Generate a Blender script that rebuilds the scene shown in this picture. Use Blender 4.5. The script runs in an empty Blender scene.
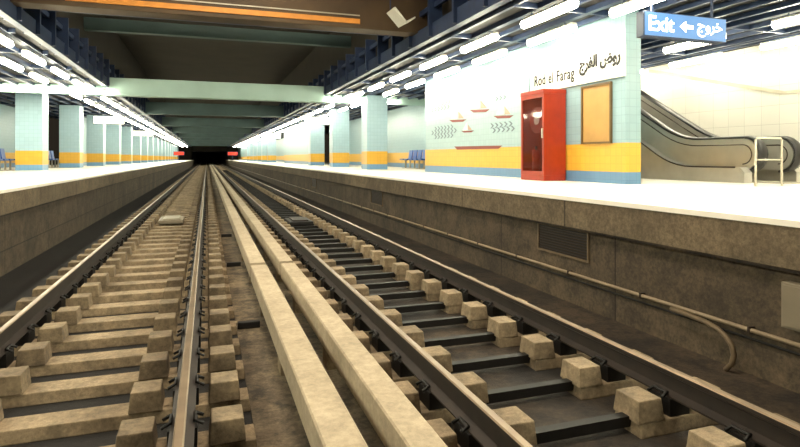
import bpy, bmesh, math, random
from mathutils import Vector, Matrix
random.seed(4)
S = bpy.context.scene
COL = S.collection
def lin(c):
    return tuple(((v/255)/12.92 if v/255 <= .04045 else ((v/255+.055)/1.055)**2.4) for v in c)+(1,)

# ---------------------------------------------------------------- materials
def mat_new(name):
    m = bpy.data.materials.new(name); m.use_nodes = True
    nt = m.node_tree
    return m, nt, nt.nodes, nt.links, nt.nodes['Principled BSDF']
def plain(name, c, rough=.6, metal=0, var=.12, scale=6):
    m, nt, N, L, b = mat_new(name)
    g = N.new('ShaderNodeNewGeometry')
    n = N.new('ShaderNodeTexNoise'); n.inputs['Scale'].default_value = scale; n.inputs['Detail'].default_value = 4
    L.new(g.outputs['Position'], n.inputs['Vector'])
    r = N.new('ShaderNodeValToRGB')
    c = lin(c)
    r.color_ramp.elements[0].position = .3; r.color_ramp.elements[1].position = .7
    r.color_ramp.elements[0].color = tuple(v*(1-var) for v in c[:3])+(1,)
    r.color_ramp.elements[1].color = tuple(min(1, v*(1+var)) for v in c[:3])+(1,)
    L.new(n.outputs['Fac'], r.inputs['Fac']); L.new(r.outputs['Color'], b.inputs['Base Color'])
    b.inputs['Roughness'].default_value = rough; b.inputs['Metallic'].default_value = metal
    return m
def dirty(name, c1, c2, scale=1.2, rough=.85, spots=.5, bump=.25, joints=None, fine=.5):
    """stained concrete: two tones of large noise, fine grain, dark spots, bump, optional panel joints"""
    m, nt, N, L, b = mat_new(name)
    g = N.new('ShaderNodeNewGeometry')
    def noise(s, d=5, rgh=.6):
        n = N.new('ShaderNodeTexNoise'); n.inputs['Scale'].default_value = s
        n.inputs['Detail'].default_value = d; n.inputs['Roughness'].default_value = rgh
        L.new(g.outputs['Position'], n.inputs['Vector']); return n
    a = noise(scale); f = noise(24, 6, .75); sp = noise(4.5, 6, .75)
    r = N.new('ShaderNodeValToRGB')
    r.color_ramp.elements[0].position = .35; r.color_ramp.elements[1].position = .65
    r.color_ramp.elements[0].color = lin(c1); r.color_ramp.elements[1].color = lin(c2)
    L.new(a.outputs['Fac'], r.inputs['Fac'])
    def mult(colsock, facsock, lo, hi, dark):
        mr = N.new('ShaderNodeMapRange'); mr.inputs[1].default_value = lo; mr.inputs[2].default_value = hi
        mr.inputs[3].default_value = dark; mr.inputs[4].default_value = 1
        L.new(facsock, mr.inputs[0])
        mx = N.new('ShaderNodeMix'); mx.data_type = 'RGBA'; mx.blend_type = 'MULTIPLY'; mx.inputs[0].default_value = 1
        L.new(colsock, mx.inputs[6]); L.new(mr.outputs[0], mx.inputs[7]); return mx.outputs[2]
    s = mult(r.outputs['Color'], f.outputs['Fac'], .35, .62, fine)
    s = mult(s, sp.outputs['Fac'], .38, .56, 1-spots)
    if joints:
        sep = N.new('ShaderNodeSeparateXYZ'); L.new(g.outputs['Position'], sep.inputs[0])
        cmb = N.new('ShaderNodeCombineXYZ'); L.new(sep.outputs['Y'], cmb.inputs[0]); L.new(sep.outputs['Z'], cmb.inputs[1])
        br = N.new('ShaderNodeTexBrick'); br.offset = 0
        br.inputs['Scale'].default_value = 1; br.inputs['Brick Width'].default_value = joints[0]
        br.inputs['Row Height'].default_value = joints[1]; br.inputs['Mortar Size'].default_value = .012
        br.inputs['Color1'].default_value = (1, 1, 1, 1); br.inputs['Color2'].default_value = (.8, .8, .8, 1)
        br.inputs['Mortar'].default_value = (.25, .22, .2, 1)
        L.new(cmb.outputs[0], br.inputs['Vector'])
        mx = N.new('ShaderNodeMix'); mx.data_type = 'RGBA'; mx.blend_type = 'MULTIPLY'; mx.inputs[0].default_value = 1
        L.new(s, mx.inputs[6]); L.new(br.outputs['Color'], mx.inputs[7]); s = mx.outputs[2]
    L.new(s, b.inputs['Base Color'])
    b.inputs['Roughness'].default_value = rough
    bp = N.new('ShaderNodeBump'); bp.inputs['Strength'].default_value = bump; bp.inputs['Distance'].default_value = .02
    L.new(f.outputs['Fac'], bp.inputs['Height']); L.new(bp.outputs['Normal'], b.inputs['Normal'])
    return m
def emit(name, c, st, base=None):
    m, nt, N, L, b = mat_new(name)
    b.inputs['Base Color'].default_value = lin(base or c)
    b.inputs['Emission Color'].default_value = lin(c); b.inputs['Emission Strength'].default_value = st
    return m
def glass(name, c, alpha):
    m, nt, N, L, b = mat_new(name)
    b.inputs['Base Color'].default_value = lin(c); b.inputs['Roughness'].default_value = .05; b.inputs['Alpha'].default_value = alpha
    return m
PZ = .98      # platform top
def tiled(name, base, band, upper, tile=.15, lo=.22, hi=.76, mortar=.78):
    m, nt, N, L, b = mat_new(name)
    g = N.new('ShaderNodeNewGeometry'); sep = N.new('ShaderNodeSeparateXYZ'); L.new(g.outputs['Position'], sep.inputs[0])
    add = N.new('ShaderNodeMath'); add.operation = 'ADD'
    L.new(sep.outputs['X'], add.inputs[0]); L.new(sep.outputs['Y'], add.inputs[1])
    cmb = N.new('ShaderNodeCombineXYZ'); L.new(add.outputs[0], cmb.inputs[0]); L.new(sep.outputs['Z'], cmb.inputs[1])
    def gt(v):
        q = N.new('ShaderNodeMath'); q.operation = 'GREATER_THAN'; q.inputs[1].default_value = v
        L.new(sep.outputs['Z'], q.inputs[0]); return q.outputs[0]
    m1 = N.new('ShaderNodeMix'); m1.data_type = 'RGBA'; m1.inputs[6].default_value = lin(base); m1.inputs[7].default_value = lin(band)
    L.new(gt(PZ+lo), m1.inputs[0])
    m2 = N.new('ShaderNodeMix'); m2.data_type = 'RGBA'; L.new(m1.outputs[2], m2.inputs[6]); m2.inputs[7].default_value = lin(upper)
    L.new(gt(PZ+hi), m2.inputs[0])
    br = N.new('ShaderNodeTexBrick'); br.offset = 0
    br.inputs['Scale'].default_value = 1; br.inputs['Brick Width'].default_value = tile; br.inputs['Row Height'].default_value = tile
    br.inputs['Mortar Size'].default_value = .004
    br.inputs['Color1'].default_value = (1, 1, 1, 1); br.inputs['Color2'].default_value = (.94, .94, .94, 1)
    br.inputs['Mortar'].default_value = (mortar, mortar, mortar, 1)
    L.new(cmb.outputs[0], br.inputs['Vector'])
    mx = N.new('ShaderNodeMix'); mx.data_type = 'RGBA'; mx.blend_type = 'MULTIPLY'; mx.inputs[0].default_value = 1
    L.new(m2.outputs[2], mx.inputs[6]); L.new(br.outputs['Color'], mx.inputs[7])
    L.new(mx.outputs[2], b.inputs['Base Color']); b.inputs['Roughness'].default_value = .35
    return m
YEL = (208, 160, 58)
M = dict(
 tile=tiled('blue_yellow_tiles', (88, 126, 160), YEL, (132, 160, 168)),
 column=tiled('column_tiles', (108, 150, 186), YEL, (154, 182, 194)),
 cream=tiled('white_wall_tiles', (186, 184, 178), (186, 184, 178), (184, 182, 175), .45, .12, .2, .55),
 terrazzo=plain('white_terrazzo', (236, 231, 220), .4, var=.04, scale=2),
 sleeper=dirty('sleeper_concrete', (132, 114, 88), (166, 146, 116), 1.6, spots=.4, fine=.6),
 block=dirty('block_concrete', (112, 96, 74), (146, 128, 100), 2.2, spots=.45, fine=.6),
 duct=dirty('duct_concrete', (164, 149, 124), (184, 168, 142), .9, spots=.18, bump=.12, fine=.72),
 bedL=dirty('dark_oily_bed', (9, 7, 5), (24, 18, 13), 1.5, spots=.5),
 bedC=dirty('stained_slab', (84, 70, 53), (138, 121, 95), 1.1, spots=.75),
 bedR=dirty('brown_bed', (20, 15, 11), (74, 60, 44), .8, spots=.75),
 fascia=dirty('platform_edge_concrete', (100, 87, 67), (126, 110, 86), .8, spots=.3, joints=(3.0, 9)),
 pwall=dirty('platform_wall_concrete', (74, 62, 47), (102, 87, 66), .7, spots=.5, joints=(2.6, .62)),
 darkceil=plain('dark_ceiling', (26, 25, 26), .8, var=.3, scale=1),
 navy=plain('navy_steel', (28, 44, 72), .5, var=.2),
 beamblue=plain('grey_green_beam', (66, 86, 86), .6, var=.15, scale=1),
 beampale=plain('pale_green_beam', (166, 194, 186), .6, var=.08, scale=1),
 beambrown=plain('brown_beam', (66, 50, 29), .7, var=.3, scale=1),
 orange=plain('orange_stripe', (190, 124, 44), .6, var=.12),
 hall=plain('hall_brown', (42, 37, 28), .85, var=.25, scale=.8),
 rust=plain('rail_rust', (34, 25, 18), .65, .1, .35, 9),
 railtop=plain('rail_polish', (132, 114, 92), .4, .6, .2, 4),
 steel=plain('brushed_steel', (190, 187, 178), .3, .75, .08, 3),
 steel_pale=plain('pale_steel', (196, 190, 172), .4, .3, .08, 3),
 steel_dull=plain('dull_steel', (160, 154, 138), .5, .3, .1, 3),
 black=plain('black_rubber', (24, 22, 21), .35, 0, .1),
 darkbar=plain('dark_tie_steel', (16, 13, 10), .6, .2, .3, 8),
 red=plain('red_paint', (146, 42, 15), .35, 0, .08),
 redin=plain('red_interior', (104, 30, 13), .5, 0, .1),
 glassdk=glass('tinted_glass', (90, 34, 22), .35),
 frame=plain('bronze_frame', (100, 80, 48), .4, .3, .1),
 notice=plain('notice_paper', (168, 130, 74), .6, 0, .12, 2.5),
 white=plain('white_enamel', (226, 224, 214), .35, 0, .03),
 ink=plain('dark_ink', (10, 9, 11), .7, 0, .05),
 mural=tiled('mural_ground', (140, 164, 168), (140, 164, 168), (140, 164, 168)),
 mgrey=plain('mural_grey', (92, 104, 114), .5, 0, .05),
 mred=plain('mural_red', (112, 42, 32), .5, 0, .05),
 mwhite=plain('mural_white', (206, 206, 196), .5, 0, .03),
 mtan=plain('mural_tan', (160, 132, 114), .5, 0, .03),
 seat=plain('blue_plastic', (24, 74, 150), .3, 0, .06),
 pipe=plain('cream_conduit', (136, 119, 94), .5, 0, .15, 4),
 grille=plain('rusty_grille', (50, 38, 28), .6, .3, .2, 8),
 ventframe=plain('vent_frame', (104, 88, 66), .6, .2, .2, 8),
 housing=plain('lamp_housing', (200, 200, 190), .5, 0, .03),
 boxgrey=plain('grey_box', (122, 112, 94), .5, .1, .1, 4),
 lamp=emit('fluorescent', (255, 248, 220), 54),
 signblue=emit('sign_blue', (96, 154, 208), .85, (20, 50, 90)),
 signwhite=emit('sign_white', (255, 255, 250), 1.6),
 signlit=emit('lit_sign', (255, 252, 230), 2),
 redlit=emit('red_lit', (220, 40, 20), .9),
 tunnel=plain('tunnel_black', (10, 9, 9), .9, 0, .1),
)
# ---------------------------------------------------------------- mesh helpers
class B:
    def __init__(s): s.bm = bmesh.new(); s.mats = []
    def mi(s, m):
        m = M[m]
        if m not in s.mats: s.mats.append(m)
        return s.mats.index(m)
    def box(s, x0, x1, y0, y1, z0, z1, m, bev=0, top=None):
        i = s.mi(m); bm = s.bm
        t = top or (0, 0)
        v = [bm.verts.new(p) for p in ((x0, y0, z0), (x1, y0, z0), (x1, y1, z0), (x0, y1, z0),
             (x0+t[0], y0+t[1], z1), (x1-t[0], y0+t[1], z1), (x1-t[0], y1-t[1], z1), (x0+t[0], y1-t[1], z1))]
        fs = [bm.faces.new([v[k] for k in q]) for q in ((3, 2, 1, 0), (4, 5, 6, 7), (0, 1, 5, 4), (1, 2, 6, 5), (2, 3, 7, 6), (3, 0, 4, 7))]
        for f in fs: f.material_index = i
        if bev:
            es = list({e for f in fs for e in f.edges})
            r = bmesh.ops.bevel(bm, geom=es, offset=bev, segments=2, affect='EDGES', profile=.6)
            for f in r['faces']: f.material_index = i
        return s
    def prism(s, pts, axis, a0, a1, m, matf=None):
        i = s.mi(m); bm = s.bm
        def P(p, a): return {'X': (a, p[0], p[1]), 'Y': (p[0], a, p[1]), 'Z': (p[0], p[1], a)}[axis]
        A = [bm.verts.new(P(p, a0)) for p in pts]; C = [bm.verts.new(P(p, a1)) for p in pts]
        n = len(pts); fs = [bm.faces.new(A), bm.faces.new(C[::-1])]
        for k in range(n):
            f = bm.faces.new((A[k], C[k], C[(k+1) % n], A[(k+1) % n])); fs.append(f)
            if matf and k in matf: f.material_index = s.mi(matf[k]); f.tag = True
        for f in fs:
            if not f.tag: f.material_index = i
        return s
    def tube(s, path, r, m, seg=10, flat=1):
        i = s.mi(m); bm = s.bm; rings = []
        path = [Vector(p) for p in path]
        for k, p in enumerate(path):
            d = (path[min(k+1, len(path)-1)]-path[max(k-1, 0)]).normalized()
            up = Vector((1, 0, 0)) if abs(d.x) < .9 else Vector((0, 0, 1))
            a = d.cross(up).normalized(); b = d.cross(a).normalized()
            rings.append([bm.verts.new(p+a*r*math.cos(2*math.pi*q/seg)+b*r*flat*math.sin(2*math.pi*q/seg)) for q in range(seg)])
        for k in range(len(rings)-1):
            for q in range(seg):
                f = bm.faces.new((rings[k][q], rings[k][(q+1) % seg], rings[k+1][(q+1) % seg], rings[k+1][q]))
                f.material_index = i; f.smooth = True
        for rr in (rings[0], rings[-1][::-1]):
            bm.faces.new(rr[::-1]).material_index = i
        return s
    def mesh(s, name):
        bmesh.ops.recalc_face_normals(s.bm, faces=s.bm.faces)
        me = bpy.data.meshes.new(name); s.bm.to_mesh(me); s.bm.free()
        for m in s.mats: me.materials.append(m)
        return me
def ob(name, data=None, loc=(0, 0, 0), parent=None, label=None, cat=None, group=None, kind=None):
    if isinstance(data, B): data = data.mesh(name)
    o = bpy.data.objects.new(name, data); COL.objects.link(o); o.location = loc
    if parent: o.parent = parent
    if label: o['label'] = label
    if cat: o['category'] = cat
    if group: o['group'] = group
    if kind: o['kind'] = kind
    return o
def struct(name, b): return ob(name, b, kind='structure')
ALLKIDS = {}
def dup(root, loc):
    o = root.copy(); o.location = loc; COL.objects.link(o)
    def rec(src, dst):
        for c in ALLKIDS.get(src.name, []):
            k = c.copy(); k.parent = dst; COL.objects.link(k); rec(c, k)
    rec(root, o); return o
def part(name, b, parent, loc=(0, 0, 0), label=None):
    o = ob(name, b, loc, parent, label); ALLKIDS.setdefault(parent.name, []).append(o); return o

# ---------------------------------------------------------------- camera
cd = bpy.data.cameras.new('camera'); cam = bpy.data.objects.new('camera', cd); COL.objects.link(cam)
CZ = 1.46
cam.location = (0, 0, CZ); cam.rotation_euler = (math.radians(90), 0, -math.atan(193/560))
cd.sensor_width = 36; cd.lens = 560/800*36; cd.shift_y = -65.5/800; cd.clip_end = 400
S.camera = cam

# ---------------------------------------------------------------- shell
Y0, Y1 = -8, 142
FZ = -.38; CE = CZ+2.72
LE, RE = -2.9, 4.25      # platform edges
RW = 7.2
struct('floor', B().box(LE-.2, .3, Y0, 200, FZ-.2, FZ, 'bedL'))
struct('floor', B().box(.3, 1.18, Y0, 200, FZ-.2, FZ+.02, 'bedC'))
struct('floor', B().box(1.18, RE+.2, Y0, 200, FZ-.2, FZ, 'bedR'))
struct('floor', B().box(RE, 13, Y0, Y1, PZ-.05, PZ, 'terrazzo'))
struct('floor', B().box(-10, LE, Y0, Y1, PZ-.05, PZ, 'terrazzo'))
struct('wall_east', B().box(RE+.12, RE+.4, Y0, Y1, FZ-.1, PZ-.05, 'pwall'))
struct('wall_west', B().box(LE-.4, LE-.12, Y0, Y1, FZ-.1, PZ-.05, 'pwall'))
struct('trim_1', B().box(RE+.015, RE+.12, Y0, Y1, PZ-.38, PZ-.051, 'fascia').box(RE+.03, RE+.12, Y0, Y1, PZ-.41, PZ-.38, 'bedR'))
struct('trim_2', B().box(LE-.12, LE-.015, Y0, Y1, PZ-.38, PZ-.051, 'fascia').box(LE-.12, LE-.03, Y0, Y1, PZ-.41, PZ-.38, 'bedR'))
struct('wall_east', B().box(RW, RW+.35, 8.3, 18.2, PZ, CE, 'tile'))
struct('wall_east', B().box(12.6, 12.9, Y0, 18.2, PZ, 7, 'cream'))
struct('wall_east', B().box(9.6, 9.9, 18.2, 42, PZ, CE, 'tile'))
struct('wall_east', B().box(7.2, 7.5, 42, 56, PZ, CE, 'tile'))
struct('wall_east', B().box(9.6, 9.9, 56, 100, PZ, CE, 'tile'))
struct('wall_east', B().box(7.2, 7.5, 100, Y1, PZ, CE, 'tile'))
struct('wall_east', B().box(RW+.35, 12.6, 18.0, 18.2, PZ, CE, 'tile'))
struct('wall_west', B().box(-9.9, -9.6, Y0, 40, PZ, CE, 'tile'))
struct('wall_west', B().box(-7.8, -7.5, 40, Y1, PZ, CE, 'tile'))
struct('wall_south', B().box(-10, 13, Y0-.3, Y0, FZ, 7.2, 'hall'))
struct('ceiling', B().box(RE+.6, 13, Y0, Y1, CE, CE+.2, 'darkceil'))
struct('ceiling', B().box(-10, LE-.75, Y0, Y1, CE, CE+.2, 'darkceil'))
struct('ceiling', B().box(-4.6, 6, Y0, Y1, 7.0, 7.2, 'hall'))
struct('wall_east', B().box(RE+.9, RE+1.1, Y0, Y1, CE+.2, 7.0, 'hall'))
struct('wall_west', B().box(LE-1.1, LE-.9, Y0, Y1, CE+.2, 7.0, 'hall'))
struct('wall_north', B().box(-10, LE-.3, Y1, Y1+.4, PZ-1, 7, 'hall').box(RE+.3, 13, Y1, Y1+.4, PZ-1, 7, 'hall').box(LE-.3, RE+.3, Y1, Y1+.4, 3.0, 7, 'hall'))
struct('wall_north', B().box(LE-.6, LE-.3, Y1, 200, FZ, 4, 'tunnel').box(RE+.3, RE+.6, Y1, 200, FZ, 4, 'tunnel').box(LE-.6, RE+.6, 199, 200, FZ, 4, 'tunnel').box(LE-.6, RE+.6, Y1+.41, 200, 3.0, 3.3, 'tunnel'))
n = 3
def trim(b):
    global n
    struct('trim_%d' % n, b); n += 1
for X in (RE+.55, LE-.7):
    b = B(); b.box(X-.08, X+.08, Y0, Y1, CE-.05, CE+.28, 'navy'); b.box(X-.04, X+.04, Y0, Y1, CE+.62, CE+.74, 'navy')
    y = Y0
    while y < Y1:
        b.box(X-.16, X+.16, y, y+.08, CE-.02, CE+.95, 'navy'); y += 1.3 if y < 60 else 2.6
    trim(b)
for (xa, xb) in ((RE+.75, 12.5), (-9.5, LE-.9)):
    b = B(); x = xa
    while x < xb:
        b.box(x, x+.07, Y0, Y1, CE-.09, CE, 'navy'); x += .5
    y = 0.7
    while y < 60:
        b.box(xa, xb, y, y+.05, CE-.1, CE, 'navy'); y += 2.6
    trim(b)
def beam(y, z0, z1, m, w=.5):
    b = B().box(LE-.9, RE+.9, y, y+w, z0, z1, m, .02)
    b.box(LE-.88, RE+.88, y-.06, y, z0, z0+.12, m)
    trim(b)
trim(B().box(LE-.9, RE+.9, 12.4, 12.9, CZ+2.96, CZ+4.3, 'beambrown', .02).box(-2.6, 3.3, 12.37, 12.4, CZ+3.06, CZ+3.17, 'orange').box(-2.6, 3.3, 12.38, 12.4, CZ+3.24, CZ+3.265, 'steel_dull'))
beam(23.6, CZ+2.38, CZ+3.05, 'beampale')
trim(B().box(-9.6, LE-.9, 23.6, 23.9, CZ+2.38, CE-.01, 'beampale'))
trim(B().box(RE+.9, 9.6, 23.6, 23.9, CZ+2.38, CE-.01, 'beampale'))
for k in range(1, 9):
    beam(23.6+13.4*k, CZ+2.66, CZ+3.4, 'beamblue')
for y in (17.6, 20.6):
    trim(B().box(LE-.9, RE+.9, y, y+.3, CZ+4.2, CZ+4.6, 'beamblue'))
trim(B().box(LE-.88, RE+.88, 15.2, 15.32, CZ+3.5, CZ+3.65, 'navy'))

# ---------------------------------------------------------------- columns
cm = B().box(0, .9, 0, .9, 0, CE-PZ-.1, 'column', .015).mesh('column')
lab = 'square column clad in pale blue tiles with a yellow band'
for k in range(17):
    for X, y in ((-6.9, 24.9+6.7*k), (6.3, 22.5+6.7*k)):
        if X > 0 and (41 < y < 57 or y > 99): continue
        if y < Y1-1: ob('column', cm, (X, y, PZ), label=lab, cat='column', group='tiled platform columns')

# ---------------------------------------------------------------- fluorescent fixtures
fr = ob('fluorescent_fixture', None, (0, 0, 0), label='white fluorescent batten hung under the dark platform ceiling', cat='ceiling light', group='fluorescent battens')
part('lamp_housing', B().box(-.07, .07, -.78, .78, 0, .04, 'housing', top=(.02, 0)), fr)
part('lamp_tube', B().tube([(0, -.76, -.05), (0, -.74, -.05), (0, .74, -.05), (0, .76, -.05)], .075, 'lamp', 12), fr)
part('hanger', B().box(-.01, .01, -.5, .5, .04, .05, 'navy').box(-.01, .01, -.5, -.48, .05, .10, 'navy').box(-.01, .01, .48, .5, .05, .10, 'navy'), fr)
LZ = CE-.2
first = True
rows = [(5.55, .5, 2.6, 130), (6.55, 1.9, 2.6, 130), (-4.05, .5, 2.6, 130), (-4.9, 1.8, 2.6, 130), (9.95, -1, 2.6, 13), (11.7, .6, 2.6, 17)]
for X, ys, p, ye in rows:
    y = ys-5.2
    while y < ye:
        if first: fr.location = (X, y, LZ); first = False
        elif abs(y-23.6) < 1.1: pass
        else: dup(fr, (X, y, LZ))
        y += p
for X in (-8.9, -7.3, -5.7, -4.1, 5.6, 7.2):
    o = dup(fr, (X, 23.45, LZ)); o.rotation_euler = (0, 0, math.pi/2)
    o['label'] = 'white fluorescent batten mounted along the pale cross beam'
b = B()
for X in (5.55, 6.55, -4.05, -4.9, 9.95, 11.7):
    b.box(X-.06, X+.06, Y0, 130 if X < 9 else 17.9, LZ+.101, LZ+.2, 'navy')
trim(b)
rp = ob('hanging_reflector', B().prism([(0, 0), (.28, -.3), (.31, -.28), (.04, .02)], 'Y', 0, .5, 'housing').prism([(.28, -.3), (.5, -.18), (.49, -.15), (.28, -.27)], 'Y', 0, .5, 'housing'), (3.75, 11.3, CZ+3.2), label='bent white metal reflector hanging above the tracks', cat='reflector')
part('hanger', B().box(.0, .02, .24, .26, 0, 7.0-CZ-3.2, 'navy'), rp)

# ---------------------------------------------------------------- rails
def rail(x):
    pr = [(-.07, -.17), (.07, -.17), (.07, -.158), (.012, -.14), (.01, -.05), (.028, -.038), (.029, -.008), (.02, 0), (-.02, 0), (-.029, -.008), (-.028, -.038), (-.01, -.05), (-.012, -.14), (-.07, -.158)]
    b = B().prism(pr, 'Y', -6, 190, 'rust', {7: 'railtop', 6: 'railtop', 8: 'railtop'})
    return ob('running_rail', b, (x, 0, 0), label='long steel running rail with worn head and rusty web', cat='rail', group='running rails')
for x in (-1.66, -.14, 1.54, 3.04): rail(x)

# ---------------------------------------------------------------- sleepers
NFULL, NIND = 44, 140
PITCH = .62
BT = (.014, .014)
def shoulders(b, X):
    b.box(X-.085, X+.085, -.1, .1, .089, .21, 'darkbar')
    for s in (-1, 1):
        b.box(X+s*.26-.11, X+s*.26+.11, -.12, .12, .089, .23, 'block', 0, BT)
def clips(X, root):
    for s in (-1, 1):
        part('rail_clip', B().tube([(X+s*.12, -.06, .215), (X+s*.07, -.06, .24), (X+s*.07, .06, .24), (X+s*.12, .06, .215)], .012, 'darkbar', 5), root)
root = ob('railway_sleeper', B().box(-1.2, 1.2, -.12, .12, 0, .09, 'sleeper', .008, (.01, .012)), (-.9, -2.5, FZ),
          label='pale concrete sleeper with raised blocks beside both rails', cat='railway sleeper', group='concrete sleepers')
for X in (-.76, .76):
    part('rail_seat', B().box(X-.085, X+.085, -.1, .1, .089, .21, 'darkbar'), root)
    for s in (-1, 1):
        part('bearing_block', B().box(X+s*.26-.11, X+s*.26+.11, -.12, .12, .089, .232, 'block', .01, BT), root)
    clips(X, root)
bj = B().box(-1.2, 1.2, -.12, .12, 0, .09, 'sleeper', 0, (.01, .012))
for X in (-.76, .76): shoulders(bj, X)
farL = bj.mesh('railway_sleeper')
root2 = ob('twin_block_sleeper', None, (2.29, -2.5, FZ), label='two brown concrete blocks joined by a dark steel tie bar', cat='railway sleeper', group='twin-block sleepers')
for X in (-.75, .75):
    part('concrete_base', B().box(X-.36, X+.36, -.14, .14, 0, .09, 'block', .01, (.01, .02)), root2)
    part('rail_seat', B().box(X-.085, X+.085, -.1, .1, .089, .21, 'darkbar'), root2)
    for s in (-1, 1):
        part('bearing_block', B().box(X+s*.26-.108, X+s*.26+.108, -.125, .125, .089, .235, 'sleeper', .01, BT), root2)
    clips(X, root2)
part('tie_bar', B().box(-.42, .42, -.035, .035, .04, .11, 'darkbar'), root2)
bj = B()
for X in (-.75, .75):
    bj.box(X-.36, X+.36, -.14, .14, 0, .09, 'block', 0, (.01, .02)); shoulders(bj, X)
bj.box(-.42, .42, -.035, .035, .04, .11, 'darkbar')
farR = bj.mesh('twin_block_sleeper')
for r, fm, x in ((root, farL, -.9), (root2, farR, 2.29)):
    for k in range(1, NIND):
        y = -2.5+PITCH*k
        if k < NFULL: dup(r, (x, y, FZ))
        else: ob(r.name, fm, (x, y, FZ), label=r['label'], cat='railway sleeper', group=r['group'])
    b = B()
    for k in range(NIND, 232):
        y = -2.5+PITCH*k
        b.box(-1.1, 1.1, y-.14, y+.14, 0, .09, 'sleeper')
        for X in (-.76, .76): b.box(X-.36, X+.36, y-.12, y+.12, .09, .21, 'block')
    ob('sleeper_run', b, (x, 0, FZ), label='distant run of concrete sleepers under the rails', cat='railway sleepers', kind='stuff')

# ---------------------------------------------------------------- concrete ducts between tracks
segs = [(-3.2, 7.7), (7.86, 17.4), (17.5, 30), (30.1, 45), (45.1, 70), (70.1, 100), (100.1, 135)]
for cx, w in ((.655, .21), (1.04, .19)):
    for (a, c) in segs:
        h = w/2
        pr = [(-h, -.16), (h, -.16), (h, 0.02), (h-.01, .03), (-h+.01, .03), (-h, 0.02)]
        L_ = c-a
        d = ob('concrete_duct', B().prism(pr, 'Y', 0, L_, 'duct'), (cx, a, 0), label='long pale concrete duct beam on short supports between the tracks', cat='concrete beam', group='concrete duct beams')
        y = .6
        while y < min(L_, 60):
            part('support_block', B().box(-h+.03, h-.03, y-.1, y+.1, FZ+.02, -.16, 'block'), d); y += 1.86
for y in (5.9, 9.5, 13.2):
    ob('cross_bar', B().box(.31, .54, -.04, .04, 0, .07, 'darkbar', .01), (0, y+.31, FZ+.02), label='dark steel bar lying across the slab by the duct', cat='steel bar', group='cross bars')
for X, y in ((-.9, 16.4), (2.29, 14.9)):
    r = ob('track_beacon', B().box(-.3, .3, -.55, .55, 0, .1, 'boxgrey' if X < 0 else 'darkbar', .02), (X, y, FZ+.11), label='flat rectangular signalling box between the rails', cat='track equipment', group='track beacons')
    part('cover_plate', B().box(-.2, .2, -.4, .4, .1, .13, 'steel_dull' if X < 0 else 'rust', .01), r)

# ---------------------------------------------------------------- east platform wall equipment
WX = RE+.12
cd_ = ob('wall_conduit', B().tube([(0, y, 0) for y in (-5, 20, 60, 135)], .02, 'pipe', 10), (WX-.04, 0, .01), label='cream conduit running along the platform wall', cat='pipe')
for k in range(40):
    y = 1+1.25*k
    part('pipe_bracket', B().box(-.024, .04, y-.012, y+.012, -.028, .028, 'grille'), cd_)
ob('wall_cable', B().tube([(0, y, 0) for y in (-5, 20, 60, 135)], .012, 'darkbar', 8), (WX-.014, 0, -.07), label='thin dark cable fixed under the conduit', cat='cable')
pts = [(WX-.09, 4.3, -.01), (WX-.1, 4.1, -.012), (WX-.11, 3.9, -.02), (WX-.12, 3.76, -.04), (WX-.13, 3.66, -.08), (WX-.13, 3.6, -.14), (WX-.13, 3.58, -.22), (WX-.13, 3.6, -.3), (WX-.13, 3.66, -.37)]
ob('drooping_cable', B().tube(pts, .024, 'ventframe', 8), label='thick brown cable bending from the wall down to the track bed', cat='cable')
def vent(y, s=1):
    fm = 'ventframe'
    v = ob('wall_vent', B().box(-.02, -.001, -.55*s, .55*s, -.19*s, -.165*s, fm).box(-.02, -.001, -.55*s, .55*s, .165*s, .19*s, fm).box(-.02, -.001, -.55*s, -.525*s, -.165*s, .165*s, fm).box(-.02, -.001, .525*s, .55*s, -.165*s, .165*s, fm),
           (WX, y, .38), label='rectangular rusty ventilation grille in the platform wall', cat='vent', group='wall vents')
    b = B().box(-.004, -.001, -.525*s, .525*s, -.165*s, .165*s, 'black')
    for k in range(9): b.box(-.015, -.004, -.525*s, .525*s, (-.15+.035*k)*s, (-.14+.035*k)*s, 'grille')
    part('vent_slats', b, v)
for y in (6.2, 14.6, 24): vent(y)
eb = ob('junction_box', B().box(-.1, -.001, -.14, .14, -.18, .18, 'boxgrey', .008), (WX, 3.05, .31), label='grey metal junction box on the platform wall', cat='electrical box')
part('box_door', B().box(-.112, -.1, -.12, .12, -.16, .16, 'boxgrey', .004), eb)
part('lock', B().tube([(-.125, -.08, 0), (-.11, -.08, 0)], .012, 'darkbar', 8), eb)
part('cable_stub', B().tube([(-.05, 0, -.3), (-.05, 0, -.18)], .015, 'darkbar', 8), eb)

# ---------------------------------------------------------------- text
def text(s, width, mat, loc, rot, parent, name='lettering', bold=0, hs=1, sp=1):
    """lettering scaled to an exact width; loc is its lower-left corner"""
    c = bpy.data.curves.new(name, 'FONT'); c.body = s; c.size = .3; c.extrude = .004; c.offset = bold; c.space_character = sp
    o = bpy.data.objects.new(name, c); COL.objects.link(o)
    bpy.context.view_layer.update()
    dg = bpy.context.evaluated_depsgraph_get()
    me = bpy.data.meshes.new_from_object(o.evaluated_get(dg)); me.materials.clear(); me.materials.append(M[mat])
    bpy.data.objects.remove(o)
    xs = [v.co.x for v in me.vertices]; ys = [v.co.y for v in me.vertices]
    k = width/(max(xs)-min(xs)); x0, y0 = min(xs), min(ys)
    for v in me.vertices: v.co.x = (v.co.x-x0)*k; v.co.y = (v.co.y-y0)*k*hs
    q = bpy.data.objects.new(name, me); COL.objects.link(q); q.location = loc; q.rotation_euler = rot; q.parent = parent
    return q
RX = (math.radians(90), 0, math.radians(-90))
AR_ROD = '\uFE9D\uFEAE\uFED4\uFEDF\uFE8D \uFEBD\u0648\u0631'
AR_EXIT = '\uFE9D\u0648\uFEAE\uFEA7'

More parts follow.
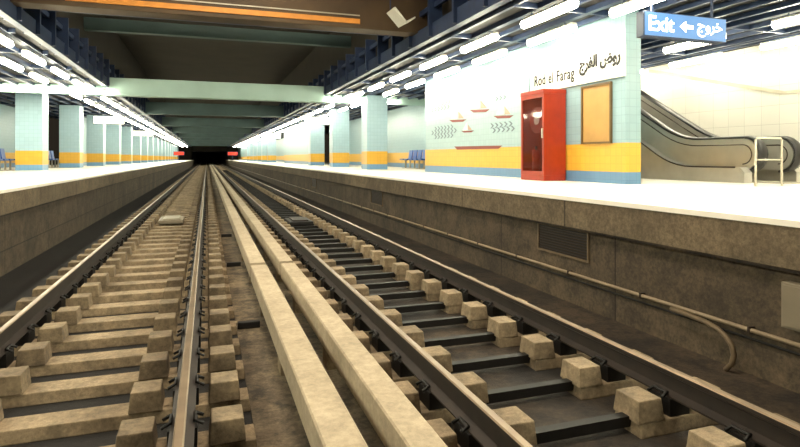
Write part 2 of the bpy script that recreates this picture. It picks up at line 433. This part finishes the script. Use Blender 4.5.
sb = ob('station_sign', B().box(-.06, -.002, -1.47, 1.47, -.3, .3, 'white', .005), (RW, 9.75, CZ+1.79), label='white enamel station name board with Arabic and Latin lettering', cat='sign')
text('Rod el Farag', 1.48, 'ink', (-.066, 1.44, -.225), RX, sb, bold=.004, sp=1.12, hs=1.3)
text(AR_ROD, 1.2, 'ink', (-.066, -.2, -.14), RX, sb, bold=.014, hs=1.15)

nb = ob('notice_board', B().box(-.05, -.002, -.44, .44, -.58, -.545, 'frame').box(-.05, -.002, -.44, .44, .545, .58, 'frame').box(-.05, -.002, -.44, -.405, -.545, .545, 'frame').box(-.05, -.002, .405, .44, -.545, .545, 'frame'),
        (RW, 9.08, CZ+.86), label='framed golden tan notice board mounted on blue tiles', cat='notice board')
part('notice_sheet', B().box(-.02, -.002, -.405, .405, -.545, .545, 'notice'), nb)

rc = ob('red_cabinet', None, (6.9, 10.5, PZ), label='tall orange-red metal cabinet with a glazed front against the tiled wall', cat='cabinet')
w, d, h = .27, .45, 1.93
part('plinth', B().box(-w, w, -d, d, 0, .12, 'red', .01), rc)
part('cabinet_roof', B().box(-w-.01, w+.01, -d-.01, d+.01, h-.1, h, 'red', .015), rc)
part('cabinet_body', B().box(-w+.04, w, -d, -d+.04, .12, h-.1, 'red').box(-w+.04, w, d-.04, d, .12, h-.1, 'red').box(w-.03, w, -d+.04, d-.04, .12, h-.1, 'redin'), rc)
dr = part('cabinet_door', B().box(-w, -w+.04, -d, -d+.06, .12, h-.1, 'red').box(-w, -w+.04, d-.06, d, .12, h-.1, 'red').box(-w, -w+.04, -d+.06, d-.06, .12, .2, 'red').box(-w, -w+.04, -d+.06, d-.06, h-.17, h-.1, 'red'), rc)
part('door_glass', B().box(-w+.015, -w+.025, -d+.06, d-.06, .2, h-.17, 'glassdk'), dr)
part('door_handle', B().box(-w-.03, -w, -.43, -.40, .9, 1.1, 'steel'), dr)
part('hose_reel', B().tube([(-.15, 0.0, 1.3), (.12, 0.0, 1.3)], .28, 'red', 24).tube([(-.16, 0, 1.3), (-.151, 0, 1.3)], .1, 'white', 16), rc)
part('extinguisher', B().tube([(-.1, .1, .13), (-.1, .1, .6), (-.1, .1, .66)], .09, 'red', 14).tube([(-.1, .1, .66), (-.1, .1, .74)], .03, 'black', 8), rc)

# mural
mu = ob('wall_mural', B().box(-.012, -.001, -3.3, 3.3, .76, CE-PZ-.2, 'mural'), (RW, 14.8, PZ), label='pale mural of abstract sailboats and grey arrows on the tiled wall', cat='mural')
def U(px, py):
    D = 592.6*RW/(px-207); t = (D-RW*.326)/.9454; return t-14.8, CZ+(158-py)*D/560-PZ
def poly(nm, pts, m, dx=0):
    q = [U(*p) for p in pts]
    part(nm, B().prism(q, 'X', -.022-dx, -.012, m), mu)
def chev(px, py, nn=4, s=1):
    y, z = U(px, py)
    for k in range(nn):
        a = y-k*.4*s
        if a-.4*s < -3.28: break
        part('arrow', B().prism([(a, z+.11*s), (a-.12*s, z+.11*s), (a-.32*s, z), (a-.12*s, z-.11*s), (a, z-.11*s), (a-.2*s, z)], 'X', -.02, -.012, 'mgrey'), mu)
def boat(x, y, s):
    poly('hull', [(x-12*s, y), (x+13*s, y-1*s), (x+8*s, y+2.6*s), (x-7*s, y+3.2*s)], 'mred')
    poly('sail', [(x-9*s, y-1.5*s), (x-1*s, y-17*s), (x, y-2*s)], 'mwhite')
    poly('sail', [(x+2*s, y-2*s), (x+1.5*s, y-12*s), (x+9*s, y-2.5*s)], 'mtan')
boat(458, 120, .7); boat(480, 110, .8); boat(504, 116, .8); boat(468, 131, .5)
poly('hull', [(455, 146.5), (503, 145.5), (499, 148.7), (458, 149.7)], 'mred')
for q in ((427, 107, 8, .65), (429, 111, 7, .65), (435, 129, 6, .65), (432, 133, 8, .65), (435, 137, 6, .65), (491, 126, 5, .6), (493, 130.5, 5, .6), (496, 99, 3, .5)): chev(*q)

# ---------------------------------------------------------------- exit sign
es = ob('exit_sign', B().box(-.85, .85, 0, .16, -.2, .2, 'navy', .01), (7.27, 7.0, CZ+2.1), label='hanging illuminated blue exit sign with white lettering', cat='sign')
part('sign_face', B().box(-.83, .83, -.012, 0, -.18, .18, 'signblue'), es)
text('Exit', .5, 'signwhite', (-.76, -.016, -.11), (math.radians(90), 0, 0), es, bold=.004)
text(AR_EXIT, .52, 'signwhite', (.22, -.016, -.14), (math.radians(90), 0, 0), es, bold=.002)
part('arrow', B().prism([(-.14, 0), (-.02, .09), (-.02, .03), (.13, .03), (.13, -.03), (-.02, -.03), (-.02, -.09)], 'Y', -.018, -.012, 'signwhite'), es)
for x in (-.62, .62):
    part('hanger', B().box(x-.015, x+.015, .06, .09, .2, CE-CZ-2.1-.1, 'navy'), es)
for X, y, w_ in ((-4.9, 33, .75), (5.6, 30, .7), (-5.0, 50, .8), (5.6, 52, .8)):
    s_ = ob('hanging_sign', B().box(-w_, w_, 0, .15, -.22, .22, 'navy', .01), (X, y, CZ+2.0), label='illuminated white hanging sign above the platform', cat='sign', group='hanging platform signs')
    part('sign_face', B().box(-w_+.03, w_-.03, -.012, 0, -.19, .19, 'signlit'), s_)
    for x in (-.5, .47): part('hanger', B().box(x, x+.03, .05, .08, .22, CE-CZ-2.0-.1, 'navy'), s_)
for X in (-5.2, 4.9):
    s_ = ob('signal_board', B().box(-1.0, 1.0, 0, .2, 0, .75, 'navy', .02), (X, 118, PZ+1.0), label='red illuminated board near the platform end', cat='signal', group='red signal boards')
    part('lit_panel', B().box(-.9, .9, -.03, 0, .08, .67, 'redlit'), s_)
    part('post', B().box(-.08, .08, .05, .15, -1.0, 0, 'navy'), s_)

# ---------------------------------------------------------------- seats
sroot = ob('platform_seat', None, (0, 0, 0), label='blue moulded plastic platform seat on a steel pedestal', cat='seat', group='blue platform seats')
part('seat_shell', B().prism([(-.22, .42), (.2, .45), (.23, .42), (.22, .39), (-.2, .37), (-.25, .38)], 'Y', -.22, .22, 'seat'), sroot)
part('backrest', B().prism([(-.25, .38), (-.2, .4), (-.27, .85), (-.31, .84)], 'Y', -.22, .22, 'seat'), sroot)
part('leg', B().box(-.03, .03, -.03, .03, 0, .38, 'steel_dull').box(-.15, .15, -.12, .12, 0, .02, 'steel_dull'), sroot)
fs = True
for X, ys, ro in ((-7.25, (23.2, 23.8, 24.4, 25.0, 25.6, 31.2, 31.8, 32.4, 33.0), 0), (8.9, (22.6, 23.2, 23.8, 24.4, 25.0, 30, 30.6, 31.2), math.pi)):
    for y in ys:
        o = sroot if fs else dup(sroot, (X, y, PZ)); fs = False
        o.location = (X, y, PZ); o.rotation_euler = (0, 0, ro)

# ---------------------------------------------------------------- escalator
er = ob('escalator', None, (10, 8, PZ), label='brushed steel escalator rising away from the platform', cat='escalator')
def Lh(y):
    t = y-1.7
    if t < -.5: return 0
    if t < .5: return (t+.5)**2/2*math.tan(math.radians(30))
    return t*math.tan(math.radians(30))
ys = [.15+.2*k for k in range(32)]
for X in (0, .95):
    top = [(y, Lh(y)+.86) for y in ys[::-1]]
    arc = [(.15-.31*math.sin(a), .55+.31*math.cos(a)) for a in [math.pi*k/12 for k in range(13)]]
    bot = [(y, Lh(y)+.24) for y in ys]
    bal = part('balustrade', B().prism(top+arc+bot, 'X', X-.12, X+.12, 'steel'), er)
    part('trim_line', B().tube([(X-.12, y, Lh(y)+.74) for y in ys[::-1]]+[(X-.12, .15-.19*math.sin(a), .55+.19*math.cos(a)) for a in [math.pi*k/12 for k in range(1, 13)]], .012, 'grille', 6), bal)
    hp = [(X, y, Lh(y)+.88) for y in ys[::-1]]+[(X, .15-.34*math.sin(a), .55+.34*math.cos(a)) for a in [math.pi*k/12 for k in range(1, 13)]]
    part('handrail', B().tube(hp, .04, 'black', 10, 3.0), bal)
    deck = [(y, Lh(y)+.3) for y in ys]+[(ys[-1], 0), (-.05, 0), (-.05, .2), (.05, .3)]
    x0, x1 = (X-.32, X-.121) if X == 0 else (X+.121, X+.32)
    part('outer_deck', B().prism(deck, 'X', x0, x1, 'steel'), er)
    part('deck_trim', B().tube([(x0 if X == 0 else x1, y, Lh(y)+.3) for y in ys], .016, 'grille', 6), er)
part('landing_plate', B().box(.13, .82, -.5, 1.2, 0, .02, 'steel_dull'), er)
for k in range(12):
    y = 1.2+.38*k
    z = Lh(y+.2)
    part('step', B().box(.13, .82, y, y+.4, z-.1, z+.02, 'grille'), er)
gr = ob('guard_rail', B().tube([(0, 0, 0), (0, 0, .79), (.03, 0, .82), (.58, 0, .82), (.61, 0, .79), (.61, 0, 0)], .017, 'steel_pale', 8),
        (8.78, 7.0, PZ), label='short tubular steel guard rail before the escalator', cat='railing')
part('middle_bar', B().tube([(0, 0, .45), (.61, 0, .45)], .012, 'steel_pale', 8), gr)
trim(B().prism([(6, PZ+1.95), (9.4, PZ+1.95), (13.5, PZ+3.05), (13.5, PZ+3.15), (9.3, PZ+2.02), (6, PZ+2.02)], 'X', 12.57, 12.6, 'steel_dull'))

# ---------------------------------------------------------------- added hall fill lights / world
def area(loc, rot, sx, sy, p, c=(1, .86, .66)):  # fill light added to brighten the tracks and beams, no station fixture
    l = bpy.data.lights.new('hall_fill', 'AREA'); l.shape = 'RECTANGLE'; l.size = sx; l.size_y = sy; l.energy = p; l.color = c
    o = bpy.data.objects.new('hall_fill', l); COL.objects.link(o); o.location = loc; o.rotation_euler = rot
area((.7, 3.4, 6.4), (0, 0, 0), 2.0, .4, 330)
area((.7, 9.6, 6.4), (0, 0, 0), 2.0, .4, 250)
area((.7, 14.5, 6.2), (math.radians(60), 0, 0), 6, .6, 190)
area((.7, 5.5, 6.0), (math.radians(75), 0, 0), 6, .6, 70)
wd = bpy.data.worlds.new('world'); S.world = wd; wd.use_nodes = True
wd.node_tree.nodes['Background'].inputs[0].default_value = (1, .8, .55, 1); wd.node_tree.nodes['Background'].inputs[1].default_value = .02
S.view_settings.view_transform = 'Standard'; S.view_settings.exposure = .15
